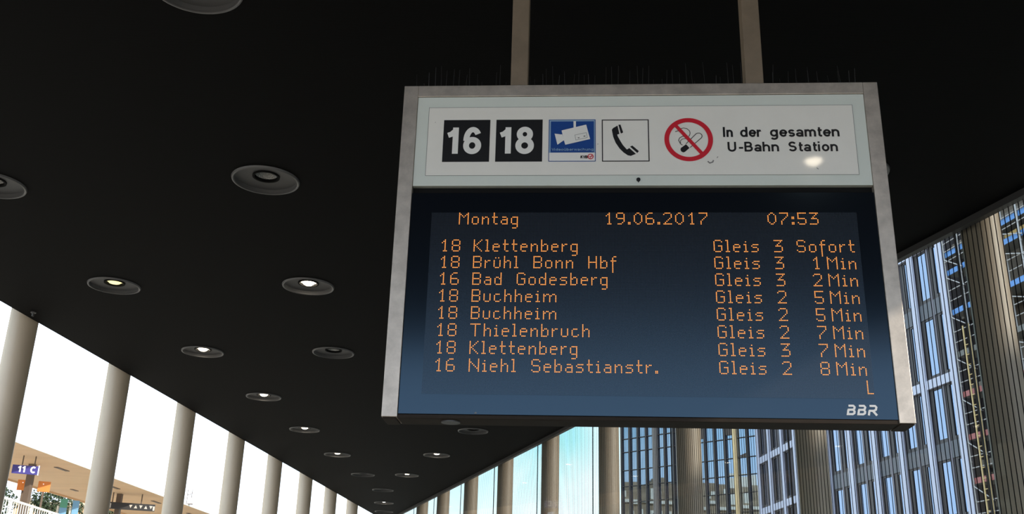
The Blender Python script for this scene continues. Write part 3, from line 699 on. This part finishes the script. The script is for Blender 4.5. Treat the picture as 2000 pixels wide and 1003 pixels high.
# raw building shell with scaffold, its unseen run towards the viewer added to block the sun
D0, D1 = -3.15, -78.0
Dref = facade('building_shell', 'unfinished dark brown building shell behind scaffolding at the right edge', (20.83, 49.72), -10.5)
obj('wall', MB().box(-32, D0, -12.0, -1.6, 0, 22.5), M['shell'], Dref)
obj('wall', MB().box(D1, -32.01, -12.0, -1.6, 0, 18.0), M['shell'], Dref)  # lower stretch added out of view to keep the sun off the board
for k in range(0, 7):
    z = EYE + 1.4 + 3.53 * k - 0.6
    obj('floor_slab', MB().box(-32 if k > 4 else D1, D0, -1.59, -0.35, z, z + .32, 0.01), M['slab'], Dref)
for k in range(14):
    s = D0 - 1.4 - 5.2 * k
    obj('pier', MB().box(s - .25, s + .25, -1.58, -1.1, 0, 22.4 if s > -31 else 17.9), M['slab'], Dref)
for (z, mm) in ((18.4, 'ochre'), (17.95, 'ochre')):
    obj('insulation_strip', MB().box(-14, -3.3, -1.08 + (18.4 - z) * .1, -0.9, EYE + z, EYE + z + .35), M[mm], Dref)

Sref = thing('scaffold', 'tube scaffold with blue and red toe boards beside the office corner', 'scaffold', (20.83, 49.72, 0), Aref.rotation_euler.z)
SY = 1.2
stds = [-4.62, -5.74, -7.85, -9.93, -12.0, -14.1, -16.2]
for s in stds:
    mb = MB(); mb.cyl((s, SY, 0), (s, SY, EYE + 19.6), 0.048, 12)
    for k in range(24): mb.cyl((s, SY, 0.9 + .85 * k), (s, SY, 0.98 + .85 * k), 0.068, 10)
    obj('standard', mb, M['galv'], Sref, True)
    obj('standard', MB().cyl((s, 0.35, 0), (s, 0.35, EYE + 19.6), 0.035, 10), M['galv'], Sref, True)
lev = [(17.5, 'plank_blue'), (16.6, 'plank_blue'), (14.67, 'plank_blue'), (12.67, 'plank_grey'), (10.8, 'plank_red'), (8.87, 'plank_red'), (6.96, 'plank_red'), (5.0, 'plank_red'), (3.05, 'plank_red')]
for z, mm in lev:
    z += EYE
    for a, b in zip(stds, stds[1:]):
        obj('toe_board', MB().box(b + .02, a - .02, SY - .07, SY - .05, z - .12, z + .13), M[mm], Sref)
    obj('deck', MB().box(stds[-1], stds[0], 0.36, SY - .08, z - .13, z - .08), M['plank_grey'], Sref)
    for dz in (.55, 1.05): obj('guard_rail', MB().cyl((stds[0], SY, z + dz), (stds[-1], SY, z + dz), 0.024, 8), M['galv'], Sref, True)
    for a, b in zip(stds[::2], stds[1::2]):
        obj('brace', MB().cyl((a, SY + .05, z - .2), (b - .25, SY + .05, z - 1.0), 0.026, 8), M['galv'], Sref, True)

Lref = thing('lattice_mast', 'slim yellow lattice mast standing in front of the scaffold beside the right column', 'mast', (20.83, 49.72, 0), Aref.rotation_euler.z)
for s in (-6.43, -6.03):
    obj('chord', MB().cyl((s, 1.7, 0), (s, 1.7, EYE + 13.6), 0.036, 12), M['gold'], Lref, True)
for k in range(32): obj('rung', MB().cyl((-6.43, 1.7, .4 + .45 * k), (-6.03, 1.7, .4 + .45 * k), 0.022, 8), M['gold'], Lref, True)

# ================================================================== LEFT SIDE: RAILWAY STATION ON ITS VIADUCT
PZ = EYE + 3.4                                   # platform level
def edge_x(y): return -22.674 + 0.0435 * (y - 47.15)
mb = MB(); mb.prism([(-18.2, 20), (-19.9, 120), (-75, 120), (-75, 20)], 0.0, PZ - .9)
struct('wall_left', mb, M['concrete'])
mb = MB(); mb.prism([(-19.0, 20), (-20.9, 120), (-60, 120), (-60, 20)], PZ - .88, PZ)
struct('platform_floor', mb, M['concrete'])

ang = math.atan2(1.0, 0.0435)
can = thing('platform_canopy', 'long tan platform canopy seen from below, beyond the left columns', 'canopy', (edge_x(30), 30, 0), ang)
RZ = EYE + 7.88
mb = MB()                                        # local x along the track, local +y away from the viewer's side
mb.box(0, 80, 0.0, 6.6, RZ, RZ + .08); obj('roof', mb, M['tan'], can)
obj('fascia', MB().box(0, 80, -0.05, -0.002, RZ - .005, RZ + .09), M['white_paint'], can)
obj('far_fascia', MB().box(0, 80, 6.602, 6.68, RZ - .10, RZ + .24), M['tan'], can)
for k in range(11):
    obj('recessed_light', MB().box(3.5 + 7 * k, 4.9 + 7 * k, 1.4, 1.62, RZ - .03, RZ - .002), M['steel_brown'], can)
for k in range(8):
    obj('recessed_light', MB().box(6.5 + 9 * k, 7.3 + 9 * k, 4.6, 4.8, RZ - .03, RZ - .002), M['steel_brown'], can)
for xx in (23.75, 35.35, 62.0): obj('canopy_post', MB().box(xx - .15, xx + .15, 2.25, 2.55, PZ, RZ - .001, .01), M['steel_brown'], can)

# blue platform sign
s = thing('platform_sign', 'blue hanging platform sign reading 11 C under the tan canopy', 'sign', (-23.78, 51.02, 0), R(24))
obj('plate', MB().box(-0.62, 0.62, 0, 0.09, EYE + 6.98, EYE + 7.40, .01), M['sign_blue'], s)
mb = MB(); write(mb, '11 C', -0.34, EYE + 7.06, 0.30, -0.006, pen=0.24, total=0.80, space=.6); mb.rect(0.55, 0.60, EYE + 6.96, EYE + 7.44, -0.006)
obj('lettering', mb, M['sign_white'], s)
for xx in (-.2, .36): obj('hanger_rod', MB().cyl((xx, .045, EYE + 7.42), (xx, .045, RZ - .001), 0.03, 8), M['steel_brown'], s, True)
# orange posters either side of the post
for px, py, lb in ((-25.33, 54.42, 'orange poster board left of the brown canopy post'), (-24.42, 54.82, 'orange poster board right of the brown canopy post')):
    t = thing('poster_board', lb, 'poster', (px, py, 0), R(24), 'orange poster boards under the canopy')
    pn = obj('panel', MB().box(-.30, .30, 0, .06, EYE + 6.60, EYE + 7.14, .01), M['orange'], t)
    obj('stand', MB().box(-.05, .05, .062, .12, PZ, EYE + 6.9), M['steel_brown'], t)
    obj('spotlight', MB().cyl((-.05, -.012, EYE + 7.0), (-.05, -.001, EYE + 7.0), .025, 12), M['sign_white'], pn, True)
# white fence on the viaduct edge
fn = thing('fence', 'white railing along the viaduct edge at the lower left corner', 'fence', (-18.75, 36, PZ), math.atan2(1, -0.052))
obj('top_rail', MB().box(0, 22, -.03, .03, 1.04, 1.12), M['white_paint'], fn)
obj('bottom_rail', MB().box(0, 22, -.02, .02, .10, .15), M['white_paint'], fn)
for k in range(12): obj('fence_post', MB().box(2 * k - .04, 2 * k + .04, -.04, .04, 0, 1.038), M['white_paint'], fn)
for k in range(90): obj('picket', MB().box(.12 + .243 * k, .15 + .243 * k, -.012, .012, .151, 1.038), M['white_paint'], fn)
# upright panels and shelters on the platform
def panel(x, y, top, wdt, mm, label):
    t = thing('info_panel', label, 'panel', (x, y, PZ), R(24), 'coloured glass panels on the platform')
    obj('pane', MB().box(-wdt / 2, wdt / 2, 0, .06, .2, top, .01), M[mm], t)
    obj('upper_pane', MB().box(-wdt / 2, wdt / 2, -.002, .062, top + .002, top + .5, .01), M['green' if mm == 'lightblue' and 'green' in label else mm], t)
    obj('upright', MB().cyl((-wdt / 2 - .08, .13, 0), (-wdt / 2 - .08, .13, top + .1), .065, 14), M['white_paint'], t, True)
panel(-25.74, 60.78, 3.05, .40, 'lightblue', 'green topped blue glass panel on the platform')
panel(-25.13, 61.02, 3.0, .36, 'lightblue', 'plain light blue glass panel on the platform')
kk = thing('kiosk', 'cream kiosk under the blue platform sign', 'kiosk', (-25.95, 56.4, PZ), R(24))
obj('body', MB().box(-.22, .22, 0, .4, 0, 2.95, .02), M['cream'], kk); obj('top', MB().box(-.26, .26, -.05, .45, 2.952, 3.06, .02), M['white_paint'], kk)
# train display hung from the canopy
tb = thing('train_board', 'long dark train display board hanging under the canopy', 'display board', (-23.25, 65.0, 0), R(20))
obj('case', MB().box(-1.55, 1.35, 0, .25, EYE + 6.88, EYE + 7.28, .015), M['dark_board'], tb)
mb = MB()
for k in range(5):
    u = -.1 + k * .30; sgn = 1 if k % 2 else -1
    mb.poly([(u - .10, EYE + 7.08 - .10 * sgn), (u + .10, EYE + 7.08 - .10 * sgn), (u, EYE + 7.08 + .10 * sgn)], -.006)
mb.rect(1.22, 1.33, EYE + 6.90, EYE + 7.16, -.006); mb.rect(-1.4, -1.25, EYE + 6.92, EYE + 7.2, -.006)
obj('lit_signs', mb, M['concrete'], tb)
obj('hanger_rod', MB().cyl((.5, .12, EYE + 7.28), (.5, .12, RZ - .001), .035, 8), M['steel_brown'], tb, True)
obj('hanger_rod', MB().cyl((-1.2, .12, EYE + 7.28), (-1.2, .12, RZ - .001), .035, 8), M['steel_brown'], tb, True)
# back wall of the station further along
mb = MB(); mb.box(-38, -30.5, 84, 96, PZ, EYE + 8.4)
sb = thing('station_building', 'low tan station building beyond the dark train board', 'building', (-34, 90, PZ))
obj('wall', MB().box(-5.5, 3.5, -6, 6, 0, 5.6), M['tan'], sb); obj('roof', MB().box(-5.8, 3.8, -6.3, 6.3, 5.602, 5.9), M['cream'], sb)
# roof aerial
an = thing('roof_aerial', 'thin aerial mast on the canopy roof seen against white sky', 'aerial', (-21.75, 71.0, RZ + .091))
obj('mast', MB().cyl((0, 0, 0), (0, 0, 1.0), .022, 8).cyl((.3, 0, .45), (.3, 0, 1.0), .022, 8), M['steel_brown'], an, True)
obj('crossbar', MB().cyl((0, 0, .62), (.3, 0, .72), .02, 8), M['steel_brown'], an, True)
obj('foot', MB().box(-.12, .42, -.1, .1, 0, .06), M['steel_brown'], an)
# trees past the platform
def tree(x, y, z0, r, label):
    t = thing('tree', label, 'tree', (x, y, PZ - .9), 0, 'dark trees behind the platform')
    obj('trunk', MB().cyl((0, 0, 0), (0, 0, z0), .16, 10, .1), M['bark'], t, True)
    mb = MB(); rnd = random.Random(int(x * 100))
    for i in range(3600):
        while True:
            p = Vector((rnd.uniform(-1, 1), rnd.uniform(-1, 1), rnd.uniform(-1, 1)))
            if .25 < p.length < 1: break
        p *= r * (0.8 + .3 * math.sin(3.1 * p.x) * math.cos(2.7 * p.z)); p.z = p.z * .75 + z0
        q = Matrix.Rotation(rnd.uniform(0, 6.28), 3, Vector((rnd.uniform(-1, 1), rnd.uniform(-1, 1), rnd.uniform(-1, 1))).normalized())
        sz = rnd.uniform(.07, .15)
        vs = [mb.bm.verts.new(p + q @ Vector(c) * sz) for c in ((-1, 0, 0), (0, -.5, 0), (1, 0, 0), (0, .5, 0))]
        mb.bm.faces.new(vs)
    obj('foliage', mb, M['leaf'], t)
for x, y, z, r, l in ((-38.0, 75.5, 5.9, 2.6, 'dark leafy tree at the far left, behind the white railing'), (-33.4, 76.6, 5.7, 2.5, 'dark leafy tree behind the orange posters and brown post'), (-30.6, 80.5, 5.3, 2.4, 'dark leafy tree behind the green topped glass panel')):
    tree(x, y, z, r, l)

# old stone building across the tracks, seen only as a reflection in the mirrored facade
ob = thing('old_building', 'old brown stone building with pale window surrounds, mirrored in the glass facade', 'building', (-47, 70, 0), 0)
obj('wall', MB().box(-14, 0, -38, 13, 0, 22.0), M['stone'], ob)
obj('cornice', MB().box(-14, .5, -38.2, 13.2, 19.1, 19.5), M['stone_pale'], ob)
rnd = random.Random(3)
for k in range(13):
    y = -35.6 + 3.9 * k
    for f in range(4):
        z = 3.2 + 4.1 * f
        obj('window_surround', MB().box(0.01, .22, y - .8, y + .8, z, z + 2.7), M['stone_pale' if rnd.random() < .55 else 'stone'], ob)
        obj('window_pane', MB().box(.221, .26, y - .5, y + .5, z + .3, z + 2.3), M['dark_board'], ob)
    for dy in (-1.2, .6):
        if rnd.random() < .6: obj('attic_window', MB().box(0.01, .15, y + dy - .35, y + dy + .35, 19.8, 20.6 + rnd.random() * .9), M['stone_pale'], ob)
    if k % 3 == 1: obj('gable', MB().prism([(0, y - 1.6), (-3, y - 1.6), (-3, y + 1.6), (0, y + 1.6)], 22.0, 22.5 + (k % 2) * .9), M['stone_pale' if k % 2 else 'stone'], ob)
